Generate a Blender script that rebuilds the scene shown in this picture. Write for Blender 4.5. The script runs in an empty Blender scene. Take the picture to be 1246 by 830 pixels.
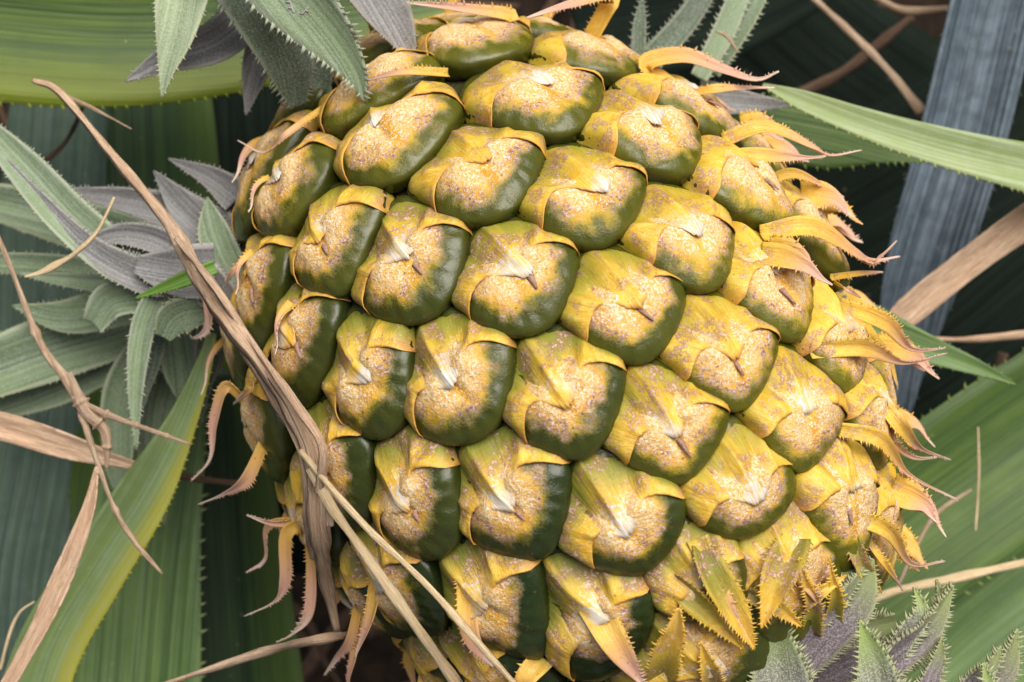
import bpy, math, random
import numpy as np
random.seed(7); rng=np.random.default_rng(7)
SC=bpy.context.scene; COL=SC.collection
S=0.00016           # metres per picture unit (1 unit = 1 px of the 1246 px wide photo at the fruit's middle depth)
D=2000.0            # camera distance in units
CX,CY=623.0,415.0
def V(*a): return np.array(a,dtype=float)
def nz(v):
    v=np.asarray(v,float); return v/(np.linalg.norm(v)+1e-9)
def W(px,py,z=0.0):
    k=(D-z)/D
    return V((px-CX)*k,(CY-py)*k,z)
# ------------------------------------------------------------------ node helpers
class NB:
    def __init__(s,name):
        s.m=bpy.data.materials.new(name); s.m.use_nodes=True
        s.t=s.m.node_tree; s.t.nodes.clear()
        s.out=s.t.nodes.new('ShaderNodeOutputMaterial'); s.b=s.t.nodes.new('ShaderNodeBsdfPrincipled')
        s.t.links.new(s.b.outputs[0],s.out.inputs[0])
        g=s.t.nodes.new('ShaderNodeNewGeometry'); s.pos=s.vm('SCALE',g.outputs['Position'],sc=1/S)
    def put(s,sock,v):
        if v is None: return
        if isinstance(v,bpy.types.NodeSocket): s.t.links.new(v,sock)
        elif isinstance(v,(tuple,list)) and sock.type=='RGBA': sock.default_value=(*v[:3],1)
        else: sock.default_value=v
    def n(s,ty,ins={},out=0,**kw):
        x=s.t.nodes.new(ty)
        for k,v in kw.items(): setattr(x,k,v)
        for k,v in ins.items(): s.put(x.inputs[k],v)
        return x.outputs[out]
    def vm(s,op,a,b=None,sc=None):
        x=s.t.nodes.new('ShaderNodeVectorMath'); x.operation=op; s.put(x.inputs[0],a)
        if b is not None: s.put(x.inputs[1],b)
        if sc is not None: x.inputs['Scale'].default_value=sc
        return x.outputs[0]
    def ma(s,op,a,b=0.0,c=0.0,clamp=False):
        return s.n('ShaderNodeMath',{0:a,1:b,2:c},operation=op,use_clamp=clamp)
    def mix(s,f,a,b,bt='MIX'):
        x=s.t.nodes.new('ShaderNodeMix'); x.data_type='RGBA'; x.blend_type=bt
        s.put(x.inputs[0],f); s.put(x.inputs[6],a); s.put(x.inputs[7],b); return x.outputs[2]
    def noise(s,scale,vec=None,detail=3,rough=.6,dist=0):
        return s.n('ShaderNodeTexNoise',{'Vector':vec if vec is not None else s.pos,'Scale':scale,'Detail':detail,'Roughness':rough,'Distortion':dist})
    def vor(s,scale,vec=None):
        return s.n('ShaderNodeTexVoronoi',{'Vector':vec if vec is not None else s.pos,'Scale':scale})
    def mr(s,v,a,b,c=0.0,d=1.0,smooth=True):
        x=s.t.nodes.new('ShaderNodeMapRange'); x.interpolation_type='SMOOTHSTEP' if smooth else 'LINEAR'
        s.put(x.inputs[0],v); s.put(x.inputs[1],a); s.put(x.inputs[2],b); s.put(x.inputs[3],c); s.put(x.inputs[4],d)
        return x.outputs[0]
    def attr(s,name='mk'):
        x=s.t.nodes.new('ShaderNodeAttribute'); x.attribute_name=name
        sp=s.t.nodes.new('ShaderNodeSeparateColor'); s.t.links.new(x.outputs['Color'],sp.inputs[0])
        return sp.outputs[0],sp.outputs[1],sp.outputs[2],x.outputs['Alpha']
    def bump(s,h,strength=.4,dist=2.0,nrm=None):
        i={'Height':h,'Strength':strength,'Distance':dist*S}
        if nrm is not None: i['Normal']=nrm
        return s.n('ShaderNodeBump',i)
    def fin(s,col,rough=.5,normal=None,spec=.5,coat=0,sss=0,trans=0):
        s.put(s.b.inputs['Base Color'],col); s.put(s.b.inputs['Roughness'],rough)
        s.put(s.b.inputs['Specular IOR Level'],spec)
        if normal is not None: s.put(s.b.inputs['Normal'],normal)
        if coat: s.b.inputs['Coat Weight'].default_value=coat; s.b.inputs['Coat Roughness'].default_value=.25
        if sss: 
            s.b.inputs['Subsurface Weight'].default_value=sss; s.b.inputs['Subsurface Radius'].default_value=(1,.6,.2); s.b.inputs['Subsurface Scale'].default_value=8*S
        return s.m
def m_eye():
    n=NB('fruit_eye_rind'); r,v,u,g=n.attr()
    big=n.noise(.018); med=n.noise(.07); fine=n.noise(.24,detail=4,rough=.7); sp=n.noise(.34,detail=3,rough=.75)
    # pattern radius from the flower scar
    vv=n.ma('MULTIPLY',n.ma('SUBTRACT',v,.5),2.0); uu=n.ma('MULTIPLY',n.ma('SUBTRACT',u,.5),2.0)
    du=n.ma('SUBTRACT',uu,.12)
    d=n.ma('SQRT',n.ma('ADD',n.ma('MULTIPLY',vv,vv),n.ma('MULTIPLY',n.ma('MULTIPLY',du,du),1.25)))
    d=n.ma('MAXIMUM',n.ma('MULTIPLY',d,.80),n.ma('SUBTRACT',r,.10)); d=n.ma('ADD',d,n.mr(n.noise(.04,detail=1),.25,.75,-.08,.08)); d=n.ma('ADD',d,n.mr(sp,.3,.7,-.03,.03))
    d=n.ma('ADD',d,n.ma('MULTIPLY',n.ma('SUBTRACT',g,.5),.22))
    green=n.mix(g,(.14,.13,.006),(.013,.025,.005)); green=n.mix(n.mr(big,.35,.65),green,n.mix(g,(.09,.092,.006),(.019,.031,.005)))
    green=n.mix(n.mr(fine,.5,.75,0,.15),green,(.10,.12,.05)); green=n.mix(n.mr(r,.93,1.0,0,.6),green,(.012,.018,.004))  # last mix paints the seam shade into the outer rim
    olive=n.mix(g,(.42,.31,.015),(.20,.17,.012))
    orange=n.mix(n.mr(med,.35,.65),(.66,.30,.015),(.78,.44,.05))
    peach=n.mix(n.mr(fine,.35,.65),(.78,.48,.16),(.86,.68,.44))
    c=n.mix(n.mr(d,.74,.58),green,olive)
    c=n.mix(n.mr(d,.66,.48),c,orange)
    lobe=n.ma('ABSOLUTE',vv); lobem=n.ma('MULTIPLY',n.mr(lobe,.03,.14),n.mr(d,.60,.36))
    c=n.mix(n.ma('MULTIPLY',lobem,n.mr(sp,.30,.6)),c,peach)
    # greyish-violet scurf towards the ring's outside
    ring=n.ma('MULTIPLY',n.mr(d,.38,.52),n.mr(d,.72,.60)); 
    scm=n.ma('MULTIPLY',ring,n.mr(n.noise(.03,detail=2),.40,.54))
    c=n.mix(n.ma('MULTIPLY',scm,n.mr(fine,.38,.62)),c,n.mix(n.mr(sp,.42,.6),(.20,.09,.09),(.55,.40,.40)))
    # pale crumbs
    cr=n.ma('MULTIPLY',n.mr(sp,.53,.62),n.mr(n.ma('ADD',d,n.mr(med,.3,.7,-.12,.12)),.66,.34)); c=n.mix(n.ma('MULTIPLY',cr,.9),c,(.88,.78,.64))
    dk=n.ma('MULTIPLY',n.mr(n.vor(.05),.10,.05),.7); c=n.mix(dk,c,(.12,.06,.03))
    # radial faint streaks on the rim
    h=n.ma('ADD',n.ma('MULTIPLY',fine,n.mr(d,.8,.5,.15,1.0)),n.ma('MULTIPLY',sp,n.mr(d,.8,.5,.05,.7)))
    rough=n.mr(d,.55,.74,.62,.27)
    return n.fin(c,rough,n.bump(h,.8,3.6),spec=.5,sss=.025)
def m_bract():
    n=NB('fruit_bract_skin'); s,t,tip,g=n.attr()
    uvn=n.n('ShaderNodeUVMap'); st=n.vm('MULTIPLY',uvn,(14.0,1.6,1.0)); st2=n.vm('MULTIPLY',uvn,(40.0,4.0,1.0))
    stv=n.vm('ADD',st,n.vm('SCALE',n.pos,sc=.004)); st2=n.vm('ADD',st2,n.vm('SCALE',n.pos,sc=.01))
    fib=n.noise(1.0,stv,3); fib2=n.noise(1.0,st2,3,.7)
    med=n.noise(.05); fine=n.noise(.22,detail=4,rough=.75); big=n.noise(.02,detail=2)
    y=n.mix(n.mr(med,.3,.7),(.69,.38,.018),(.80,.52,.065)); y=n.mix(n.mr(fib,.4,.7,0,.6),y,(.60,.33,.03))
    y=n.mix(n.mr(fib2,.5,.7,0,.5),y,(.82,.64,.26))
    # green towards the base
    gg=n.ma('MULTIPLY',n.mr(t,.75,.05),n.mr(g,.0,.9,.12,1.0)); gg=n.ma('MULTIPLY',gg,n.mr(n.ma('ADD',fib,n.ma('MULTIPLY',big,.6)),.45,.85,.35,1.0))
    y=n.mix(gg,y,n.mix(g,(.30,.29,.03),(.14,.18,.03)))
    rid=n.ma('MAXIMUM',n.mr(s,.16,.02),n.mr(n.ma('ABSOLUTE',n.ma('SUBTRACT',s,.56)),.15,.03)); hol=n.ma('MULTIPLY',n.ma('SUBTRACT',1.0,rid),n.mr(t,.85,.25)); hol=n.ma('MULTIPLY',hol,n.mr(tip,.2,.0)); hol=n.ma('MULTIPLY',hol,n.mr(g,.0,.8,.35,.9))
    y=n.mix(hol,y,n.mix(g,(.34,.29,.02),(.16,.18,.025)))
    # violet-brown scurf streaks between the folds
    pm=n.ma('MULTIPLY',n.mr(n.noise(.033,detail=3),.47,.57),n.ma('MULTIPLY',n.mr(t,.06,.2),n.mr(t,.95,.7)))
    pm=n.ma('MULTIPLY',pm,n.mr(tip,.3,.0)); 
    y=n.mix(n.ma('MULTIPLY',pm,n.mr(fine,.40,.58)),y,n.mix(n.mr(fine,.50,.62),(.22,.085,.06),(.52,.35,.28)))
    # pale speckle in the middle
    y=n.mix(n.ma('MULTIPLY',n.mr(fine,.5,.66,0,.45),n.mr(t,.25,.8)),y,(.84,.62,.28))
    # orange rim and corners
    e=n.ma('MAXIMUM',n.mr(t,.90,1.0),n.mr(s,.80,1.0)); y=n.mix(n.ma('MULTIPLY',e,.7),y,(.58,.27,.07))
    # silvery papery middle tip
    sv=n.ma('MULTIPLY',n.mr(s,.42,.06),n.mr(n.ma('ADD',t,n.mr(fine,.3,.7,-.16,.16)),.58,.86)); sv=n.ma('MULTIPLY',sv,n.mr(n.noise(.016,detail=1),.38,.52)); y=n.mix(n.ma('MULTIPLY',sv,n.mr(fib2,.25,.6)),y,(.66,.62,.58))
    # long spine tips: orange to pinkish to pale
    y=n.mix(n.mr(tip,.05,.5,0,.75),y,(.66,.36,.10)); y=n.mix(n.mr(tip,.32,.75),y,(.58,.33,.24)); y=n.mix(n.mr(tip,.75,1.0),y,(.66,.50,.40))
    brn=n.ma('MULTIPLY',n.mr(n.vor(.085),.13,.07),.55); y=n.mix(brn,y,(.22,.09,.03))
    h=n.ma('ADD',n.ma('MULTIPLY',fib,1.0),n.ma('ADD',n.ma('MULTIPLY',fib2,.6),n.ma('MULTIPLY',fine,.5)))
    return n.fin(y,.5,n.bump(h,.5,3.0),spec=.4,sss=.05)
def m_leaf(name,base,dark,edge,bloom=0.0,bloomc=(.42,.47,.45),rough=.42,scurf=0.0,tipc=None,band=0.0,spec=.4):
    n=NB(name); a,t,ed,rn=n.attr()
    uvn=n.n('ShaderNodeUVMap')
    f1=n.noise(1.0,n.vm('MULTIPLY',uvn,(.06,.0010,1)),3); f2=n.noise(1.0,n.vm('MULTIPLY',uvn,(.26,.0016,1)),3,.7)
    big=n.noise(.009,detail=3); fine=n.noise(.5,detail=4,rough=.75); med=n.noise(.05)
    c=n.mix(n.mr(f1,.36,.62),dark,base); c=n.mix(n.mr(f2,.45,.65,0,.6),c,tuple(min(1,x*1.45+.01) for x in base)); c=n.mix(n.mr(big,.35,.7,0,.5),c,dark)
    if band: c=n.mix(n.ma('MULTIPLY',n.mr(a,.42,.08),band),c,edge)
    if bloom:
        b=n.ma('MULTIPLY',n.mr(n.ma('ADD',n.ma('MULTIPLY',fine,.25),n.ma('MULTIPLY',f2,.75)),.38,.62),n.mr(med,.25,.7,.35,1.0)); c=n.mix(n.ma('MULTIPLY',b,bloom),c,bloomc)
    if scurf:
        c=n.mix(n.ma('MULTIPLY',n.mr(fine,.48,.60),scurf),c,(.62,.60,.56))
    if tipc: c=n.mix(n.mr(t,.45,.95),c,tipc)
    c=n.mix(n.mr(ed,.12 if scurf else .5,.6 if scurf else 1.0,0,.75),c,edge)
    sp=n.ma('MULTIPLY',n.mr(n.vor(.03),.07,.03),.5); c=n.mix(sp,c,(.35,.30,.18))
    h=n.ma('ADD',n.ma('MULTIPLY',f1,1.2),n.ma('ADD',n.ma('MULTIPLY',f2,1.2),n.ma('MULTIPLY',fine,.3+2*scurf+.5*bloom)))
    return n.fin(c,n.mr(fine,.3,.7,rough-.06,rough+.12),n.bump(h,.45,3.0),spec=spec)
def m_dry(name,c1,c2,c3,k=1.0):
    n=NB(name); uvn=n.n('ShaderNodeUVMap')
    f1=n.noise(1.0,n.vm('MULTIPLY',uvn,(.28,.008,1)),3); f2=n.noise(1.0,n.vm('MULTIPLY',uvn,(1.3,.03,1)),3,.7); sp=n.noise(.35,detail=3,rough=.8); big=n.noise(.015)
    c=n.mix(n.mr(f1,.3,.7),c1,c2); c=n.mix(n.mr(f2,.42,.62,0,.7),c,c3); c=n.mix(n.mr(sp,.60,.70,0,.65*k),c,(.13,.07,.045)); c=n.mix(n.mr(big,.4,.7,0,.4),c,c1)
    h=n.ma('ADD',f1,n.ma('ADD',f2,n.ma('MULTIPLY',sp,.4)))
    return n.fin(c,.7,n.bump(h,.8,3.5),spec=.25)
def m_plain(name,c1,c2,sc=.05,rough=.8):
    n=NB(name); a=n.noise(sc,detail=6,rough=.7); f=n.noise(sc*6,detail=4)
    return n.fin(n.mix(n.mr(a,.3,.7),c1,c2),rough,n.bump(n.ma('ADD',a,f),.7,6),spec=.2)
ME=m_eye(); MB_=m_bract()
MSP=m_plain('fruit_sepal_skin',(.40,.20,.14),(.62,.42,.33),.2,.6)
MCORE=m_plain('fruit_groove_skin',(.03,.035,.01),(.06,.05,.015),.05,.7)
# ------------------------------------------------------------------ mesh helpers
def mkmesh(name,verts,faces,mat,parent=None,base=None,mk=None,uv=None,smooth=True,thick=0):
    verts=np.asarray(verts,float); b=V(0,0,0) if base is None else np.asarray(base,float)
    me=bpy.data.meshes.new(name); me.from_pydata(((verts-b)*S).tolist(),[],faces)
    if mk is not None:
        at=me.attributes.new('mk','FLOAT_COLOR','POINT'); at.data.foreach_set('color',np.asarray(mk,np.float32).ravel())
    if uv is not None:
        ul=me.uv_layers.new(name='UVMap'); li=np.zeros(len(me.loops),np.int32); me.loops.foreach_get('vertex_index',li)
        ul.data.foreach_set('uv',np.asarray(uv,np.float32)[li].ravel())
    me.materials.append(mat)
    if smooth: me.polygons.foreach_set('use_smooth',[True]*len(me.polygons))
    o=bpy.data.objects.new(name,me); COL.objects.link(o)
    pb=V(0,0,0)
    if parent is not None: o.parent=parent; pb=parent_world(parent)
    o.location=((b-pb)*S).tolist(); o['_b']=b.tolist()
    if thick:
        m=o.modifiers.new('thickness','SOLIDIFY'); m.thickness=thick*S; m.offset=0
    return o
def parent_world(p): return np.array(p['_b'])
def empty(name,base):
    o=bpy.data.objects.new(name,None); COL.objects.link(o); o.empty_display_size=.01
    o.location=(np.asarray(base)*S).tolist(); o['_b']=np.asarray(base,float).tolist(); return o
def tag(o,label=None,cat=None,group=None,kind=None):
    if label: o['label']=label
    if cat: o['category']=cat
    if group: o['group']=group
    if kind: o['kind']=kind
    return o
def catmull(P,n):
    P=np.asarray(P,float); Q=np.vstack([2*P[0]-P[1],P,2*P[-1]-P[-2]]); out=[]
    segs=len(P)-1; per=max(2,n//segs)
    for i in range(segs):
        a,b,c,d=Q[i:i+4]
        for k in range(per):
            t=k/per; out.append(.5*((2*b)+(-a+c)*t+(2*a-5*b+4*c-d)*t*t+(-a+3*b-3*c+d)*t**3))
    out.append(P[-1]); return np.array(out)
# ribbon with gutter section; pts rows = x,y,z,halfwidth (world units)
def ribbon(P,tside=0,fold=.25,tilt=0,teeth=0,tgap=12,nseg=48,na=8,nref=(0,0,1),wave=0,crump=0,seed=0,jit=.35,tdir=.7,twist=0,teeth_out=1.0):
    r=random.Random(seed); C=catmull(P,nseg); pos=C[:,:3]; hw=np.maximum(C[:,3],.25); N=len(C)
    T=np.gradient(pos,axis=0); T=T/np.linalg.norm(T,axis=1)[:,None]
    L=np.concatenate([[0],np.cumsum(np.linalg.norm(np.diff(pos,axis=0),axis=1))])
    vs=[];mk=[];uv=[];fs=[]; nref=nz(nref); ph=r.random()*6
    sides=[];norms=[]
    for i in range(N):
        side=nz(np.cross(nref,T[i])); nrm=nz(np.cross(T[i],side)); a=math.radians(tilt+twist*L[i]/L[-1])
        side,nrm=side*math.cos(a)+nrm*math.sin(a), nrm*math.cos(a)-side*math.sin(a); sides.append(side);norms.append(nrm)
        for j in range(na+1):
            q=-1+2*j/na
            off=fold*hw[i]*(abs(q)**1.4)+wave*hw[i]*math.sin(L[i]/max(20,hw[i]*2.2)+ph+q)*abs(q)
            if crump: off+=crump*hw[i]*(math.sin(q*5+L[i]*.03+ph)+.6*math.sin(q*9-L[i]*.05))
            vs.append(pos[i]+side*q*hw[i]+nrm*off)
            mk.append((q*.5+.5,L[i]/L[-1],max(0,(abs(q)-.8)/.2)*.6,1)); uv.append((q*hw[i]+100*seed%977,L[i]))
    for i in range(N-1):
        for j in range(na):
            a=i*(na+1)+j; fs.append((a,a+1,a+na+2,a+na+1))
    if teeth:
        for sgn,j in ((-1,0),(1,na)):
            if tside and sgn!=tside: continue
            l=tgap*(.5+r.random())
            while l<L[-1]-tgap*.5:
                i=min(N-2,int(np.searchsorted(L,l))-1); i=max(i,0); f=(l-L[i])/(L[i+1]-L[i]); 
                A=np.array(vs[i*(na+1)+j])*(1-f)+np.array(vs[(i+1)*(na+1)+j])*f
                sd=sides[i]*sgn; sz=teeth*(1-jit+2*jit*r.random())*min(1,hw[i]/6+.35)
                tip=A+sd*sz*teeth_out+T[i]*sz*tdir+norms[i]*sz*.3*(r.random())
                b=sz*.30; k=len(vs)
                vs+= [A-T[i]*b-sd*sz*.25,A+T[i]*b-sd*sz*.25,tip]; t=L[i]/L[-1]
                mk+=[(0 if sgn<0 else 1,t,.8,1)]*2+[(0 if sgn<0 else 1,t,1,1)]; uv+=[(0,l)]*3; fs.append((k,k+1,k+2))
                l+=tgap*(.6+.8*r.random())
    return vs,fs,mk,uv
def tofw(pts):
    out=[]
    for p in pts:
        x,y,z,w=p; k=(D-z)/D; out.append((*W(x,y,z),w*k))
    return out
LID=[0]
def leaf(name,mat,pts,label=None,cat=None,group=None,parent=None,thick=2.2,**kw):
    LID[0]+=1; P=tofw(pts); v,f,mk,uv=ribbon(P,seed=LID[0],**kw)
    o=mkmesh(name,v,f,mat,parent,P[0][:3],mk,uv,True,thick)
    if label: tag(o,label,cat,group)
    return o
# irregular stalk (tube); pts = px,py,z,radius
def tube(P,flat=1.0,ns=10,nseg=60,seed=0,rough=.18,nodes=(),lump=.25):
    r=random.Random(seed); C=catmull(P,nseg); pos=C[:,:3]; rad=np.maximum(C[:,3],.4); N=len(C)
    T=np.gradient(pos,axis=0); T/=np.linalg.norm(T,axis=1)[:,None]
    L=np.concatenate([[0],np.cumsum(np.linalg.norm(np.diff(pos,axis=0),axis=1))])
    vs=[];uv=[];mk=[];fs=[]; prof=[1+rough*(r.random()-.5)*2 for _ in range(ns)]; ph=r.random()*9
    for i in range(N):
        side=nz(np.cross((0,0,1),T[i])); nrm=nz(np.cross(T[i],side)); tw=L[i]*.006+ph
        lum=1+lump*(math.sin(L[i]*.045+ph)*.5+math.sin(L[i]*.11+2*ph)*.3)
        for nd in nodes: lum+=.7*math.exp(-((L[i]/L[-1]-nd)/.012)**2)
        for k in range(ns):
            a=2*math.pi*k/ns; pr=prof[k]*(1+.12*math.sin(k*2.1+tw*3))
            vs.append(pos[i]+(side*math.cos(a)*rad[i]+nrm*math.sin(a)*rad[i]*flat)*pr*lum); uv.append((abs(k-ns/2)*rad[i]*.6+seed*31%500,L[i])); mk.append((k/ns,L[i]/L[-1],0,1))
    for i in range(N-1):
        for k in range(ns):
            a=i*ns+k;b=i*ns+(k+1)%ns; fs.append((a,b,b+ns,a+ns))
    fs.append(tuple(range(ns))[::-1]); fs.append(tuple((N-1)*ns+k for k in range(ns)))
    return vs,fs,mk,uv
def merge(parts):
    V_=[];F=[];M=[];U=[]
    for v,f,m,u in parts:
        k=len(V_); V_+=list(v); F+=[tuple(i+k for i in q) for q in f]; M+=list(m); U+=list(u)
    return V_,F,M,U
def stalk(name,mat,lines,label,cat='dry stalk',group=None,**kw):
    parts=[]
    for ln in lines:
        LID[0]+=1; parts.append(tube(tofw(ln),seed=LID[0],**kw))
    v,f,m,u=merge(parts); o=mkmesh(name,v,f,mat,None,tofw(lines[0])[0][:3],m,u); tag(o,label,cat,group); return o
# ------------------------------------------------------------------ pineapple body frame
AX=nz((.50,-.72,.48)); CEN=V(683,0,0); CEN=V((670-CX),(CY-444),0)
RL,RR=463.0,329.0
def fproj(p):          # push any point radially onto the ellipsoid; returns point, normal
    d=p-CEN; al=d@AX; pe=d-al*AX; s=1/math.sqrt((al/RL)**2+(pe@pe)/RR**2)
    q=CEN+d*s; d=q-CEN; al=d@AX; pe=d-al*AX; n=nz(al*AX/RL**2+pe/RR**2); return q,n
def hit(px,py,grow=0.0):
    o=V(0,0,D); d=nz(W(px,py,0)-o); rl,rr=RL+grow,RR+grow
    oc=o-CEN; M=lambda a,b:(a@AX)*(b@AX)/rl**2+((a-(a@AX)*AX)@(b-(b@AX)*AX))/rr**2
    A=M(d,d);B=2*M(oc,d);C=M(oc,oc)-1; q=B*B-4*A*C
    if q<0: return None
    return o+d*((-B-math.sqrt(q))/(2*A))
def surfz(px,py,grow=40):
    h=hit(px,py,grow); return None if h is None else h[2]
# ------------------------------------------------------------------ eyes of the fruit
EYES=[(560,34),(712,40),(465,146),(648,98),(838,98),(577,192),(787,143),(708,224),(340,215),(388,280),(487,308),(622,326),(833,280),
(905,205),(762,362),(945,335),(985,262),(885,425),(1030,408),(350,400),(435,452),(549,456),(685,476),(818,520),(980,505),(1072,500),
(398,565),(494,606),(617,606),(763,637),(908,598),(1030,598),(475,715),(597,738),(733,757),(860,712),(955,690),(840,800),(306,330),(300,505),(352,650),(405,775)]
pts=[];nrm=[]
for (x,y) in EYES:
    h=hit(x,y,28); k=0
    while h is None: k+=1; x+=(662-x)*.02; y+=(440-y)*.02; h=hit(x,y,28)
    q,n=fproj(h); pts.append(q); nrm.append(n)
NDIG=len(pts)
cand=[]
for i in range(5000):
    z=1-2*(i+.5)/5000; a=i*2.399963; r=math.sqrt(1-z*z); d=V(r*math.cos(a),r*math.sin(a),z)
    q,n=fproj(CEN+d*100)
    if n@nz(V(0,0,D)-q)>-.38 and nz(q-CEN)@AX<.955: cand.append((q,n))
cp=np.array([c[0] for c in cand])
while True:
    dm=np.min(np.linalg.norm(cp[:,None]-np.array(pts)[None],axis=2),axis=1)
    ok=np.where(dm>112)[0]
    if len(ok)==0: break
    i=ok[np.argmin(dm[ok])]; pts.append(cp[i]); nrm.append(cand[i][1])
pts=np.array(pts); nrm=np.array(nrm); NE=len(pts); print('eyes',NE,'digitised',NDIG)
def vproj(P):
    d=P-CEN; al=d@AX; pe=d-al[:,None]*AX; s=1/np.sqrt((al/RL)**2+(pe**2).sum(1)/RR**2); q=CEN+d*s[:,None]
    d=q-CEN; al=d@AX; pe=d-al[:,None]*AX; n=al[:,None]*AX/RL**2+pe/RR**2; n/=np.linalg.norm(n,axis=1)[:,None]; return q,n
def to_px(p):
    k=D/(D-p[2]); return p[0]*k+CX,CY-p[1]*k
# spines digitised on the photo: (eye-nearest point, [(px,py,lift over surface / z)], half width)
SP=[([(785,82),(830,70),(880,86),(920,97),(948,87)],13,120),([(868,110),(900,108),(943,107)],7,90),
([(880,172),(930,157),(985,180),(1010,190),(1048,183)],13,110),([(885,190),(930,190),(980,192),(1005,190)],11,150),([(930,222),(965,212),(1005,228),(1027,240)],8,80),
([(925,285),(985,278),(1040,310),(1062,318),(1095,312)],15,120),([(1052,316),(1070,312),(1091,293)],4,110),
([(1010,338),(1045,333),(1074,331)],6,110),([(1015,345),(1030,352),(1047,362)],5,110),
([(1020,372),(1075,392),(1108,424),(1150,424)],13,110),([(985,428),(1050,422),(1100,441),(1152,430)],13,170),
([(1060,480),(1095,520),(1120,545),(1157,560)],12,90),([(1015,522),(1070,535),(1105,577),(1166,609)],12,160),([(1085,535),(1110,556),(1140,557)],5,110),
([(1030,628),(1078,645),(1108,686),(1150,683)],12,150),([(1060,640),(1084,638),(1091,608)],5,140),([(1050,650),(1078,690),(1098,718)],8,120),
([(398,130),(350,165),(322,186),(289,171)],9,70),
([(278,470),(262,512),(256,558),(232,586)],10,30),([(330,520),(303,580),(272,601),(241,614)],12,50),
([(372,632),(335,637),(300,627)],9,90),([(328,640),(324,680),(299,697)],7,30),([(350,650),(348,702),(335,731),(297,750)],11,60),
([(380,690),(376,745),(356,771),(336,782)],9,60),([(428,775),(410,800),(394,822)],8,70),([(434,790),(426,825),(424,850)],9,90),
([(254,350),(254,396),(236,411),(228,402)],7,10),([(318,455),(303,476),(284,492)],9,60),([(312,305),(285,330),(272,352)],9,30),
([(622,22),(560,10),(494,3)],10,110),([(742,-2),(695,6),(640,22)],11,130),([(545,90),(490,88),(440,100)],9,150),
([(725,735),(750,785),(785,838)],30,300),([(570,700),(572,770),(600,812)],20,290),([(848,655),(880,735),(912,790)],20,300),
([(462,690),(452,750),(432,800)],15,200),([(660,800),(640,830),(640,860)],22,250),
([(960,690),(985,715),(1000,740)],13,290),([(940,715),(960,700),(974,682)],9,300),([(985,720),(1003,700),(1010,682)],9,280)]
spines={i:[] for i in range(NE)}
def hash_(a,b): return random.Random(a*97+b).random()
for pl,w,zt in SP:
    x,y=pl[0]; h=hit(x,y,22)
    while h is None: x+=(662-x)*.02; y+=(440-y)*.02; h=hit(x,y,22)
    x0,y0=pl[0]; i=int(np.argmin(np.linalg.norm(pts-h,axis=1))); z0=h[2]+14
    z0=min(z0,zt+60) if hit(*pl[0],22) is None else z0
    P=[]
    for k,(a,b) in enumerate(pl):
        f=k/(len(pl)-1); zz=z0+(zt-z0)*f; sz=surfz(a,b,44)
        if sz is not None and (k>0): zz=max(zz,sz+4)
        if k==0: zz-=16
        P.append((a,b,zz,w*(.7,.85,.55,.22,.1)[min(4,int(round(f*4)))] if k<len(pl)-1 else .8))
    if hit(*pl[0],22) is None:
        e=pts[i]+nrm[i]*22; ex,ey=to_px(e); P=[(ex,ey,e[2],w*.9)]+[(P[0][0],P[0][1],P[0][2]+16,w*.95)]+P[1:]
    spines[i].append(P)
pine=empty('pineapple',CEN); tag(pine,'large ripening yellow and green pineapple with spiny bracts filling the middle of the picture','pineapple')
# dark inner core the eyes sit on
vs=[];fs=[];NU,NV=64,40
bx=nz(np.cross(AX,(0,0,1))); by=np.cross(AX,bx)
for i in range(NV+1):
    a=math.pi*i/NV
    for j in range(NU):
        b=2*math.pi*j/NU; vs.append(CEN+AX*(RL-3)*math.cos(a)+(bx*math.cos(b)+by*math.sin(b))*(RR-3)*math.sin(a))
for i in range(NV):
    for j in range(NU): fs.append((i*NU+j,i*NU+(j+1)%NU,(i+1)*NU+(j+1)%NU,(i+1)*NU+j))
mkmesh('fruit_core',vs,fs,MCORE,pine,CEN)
PE=.62
def domeh(rho,th):
    rho=np.clip(rho,0,.9999); al=np.arcsin(rho**(1/PE)); a=np.cos(al)**PE
    w=np.clip((np.sin(th)+.62)/.80,0,1); w=w*w*(3-2*w); c=.97*(1-rho**1.05)**.95
    return a*w+c*(1-w)
from mathutils import noise as MN, Vector as MV
def lump(X,n):
    d=np.array([2.6*MN.noise(MV(x*.035))+1.3*MN.noise(MV(x*.11)) for x in X]); return X+d[:,None]*n
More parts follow.
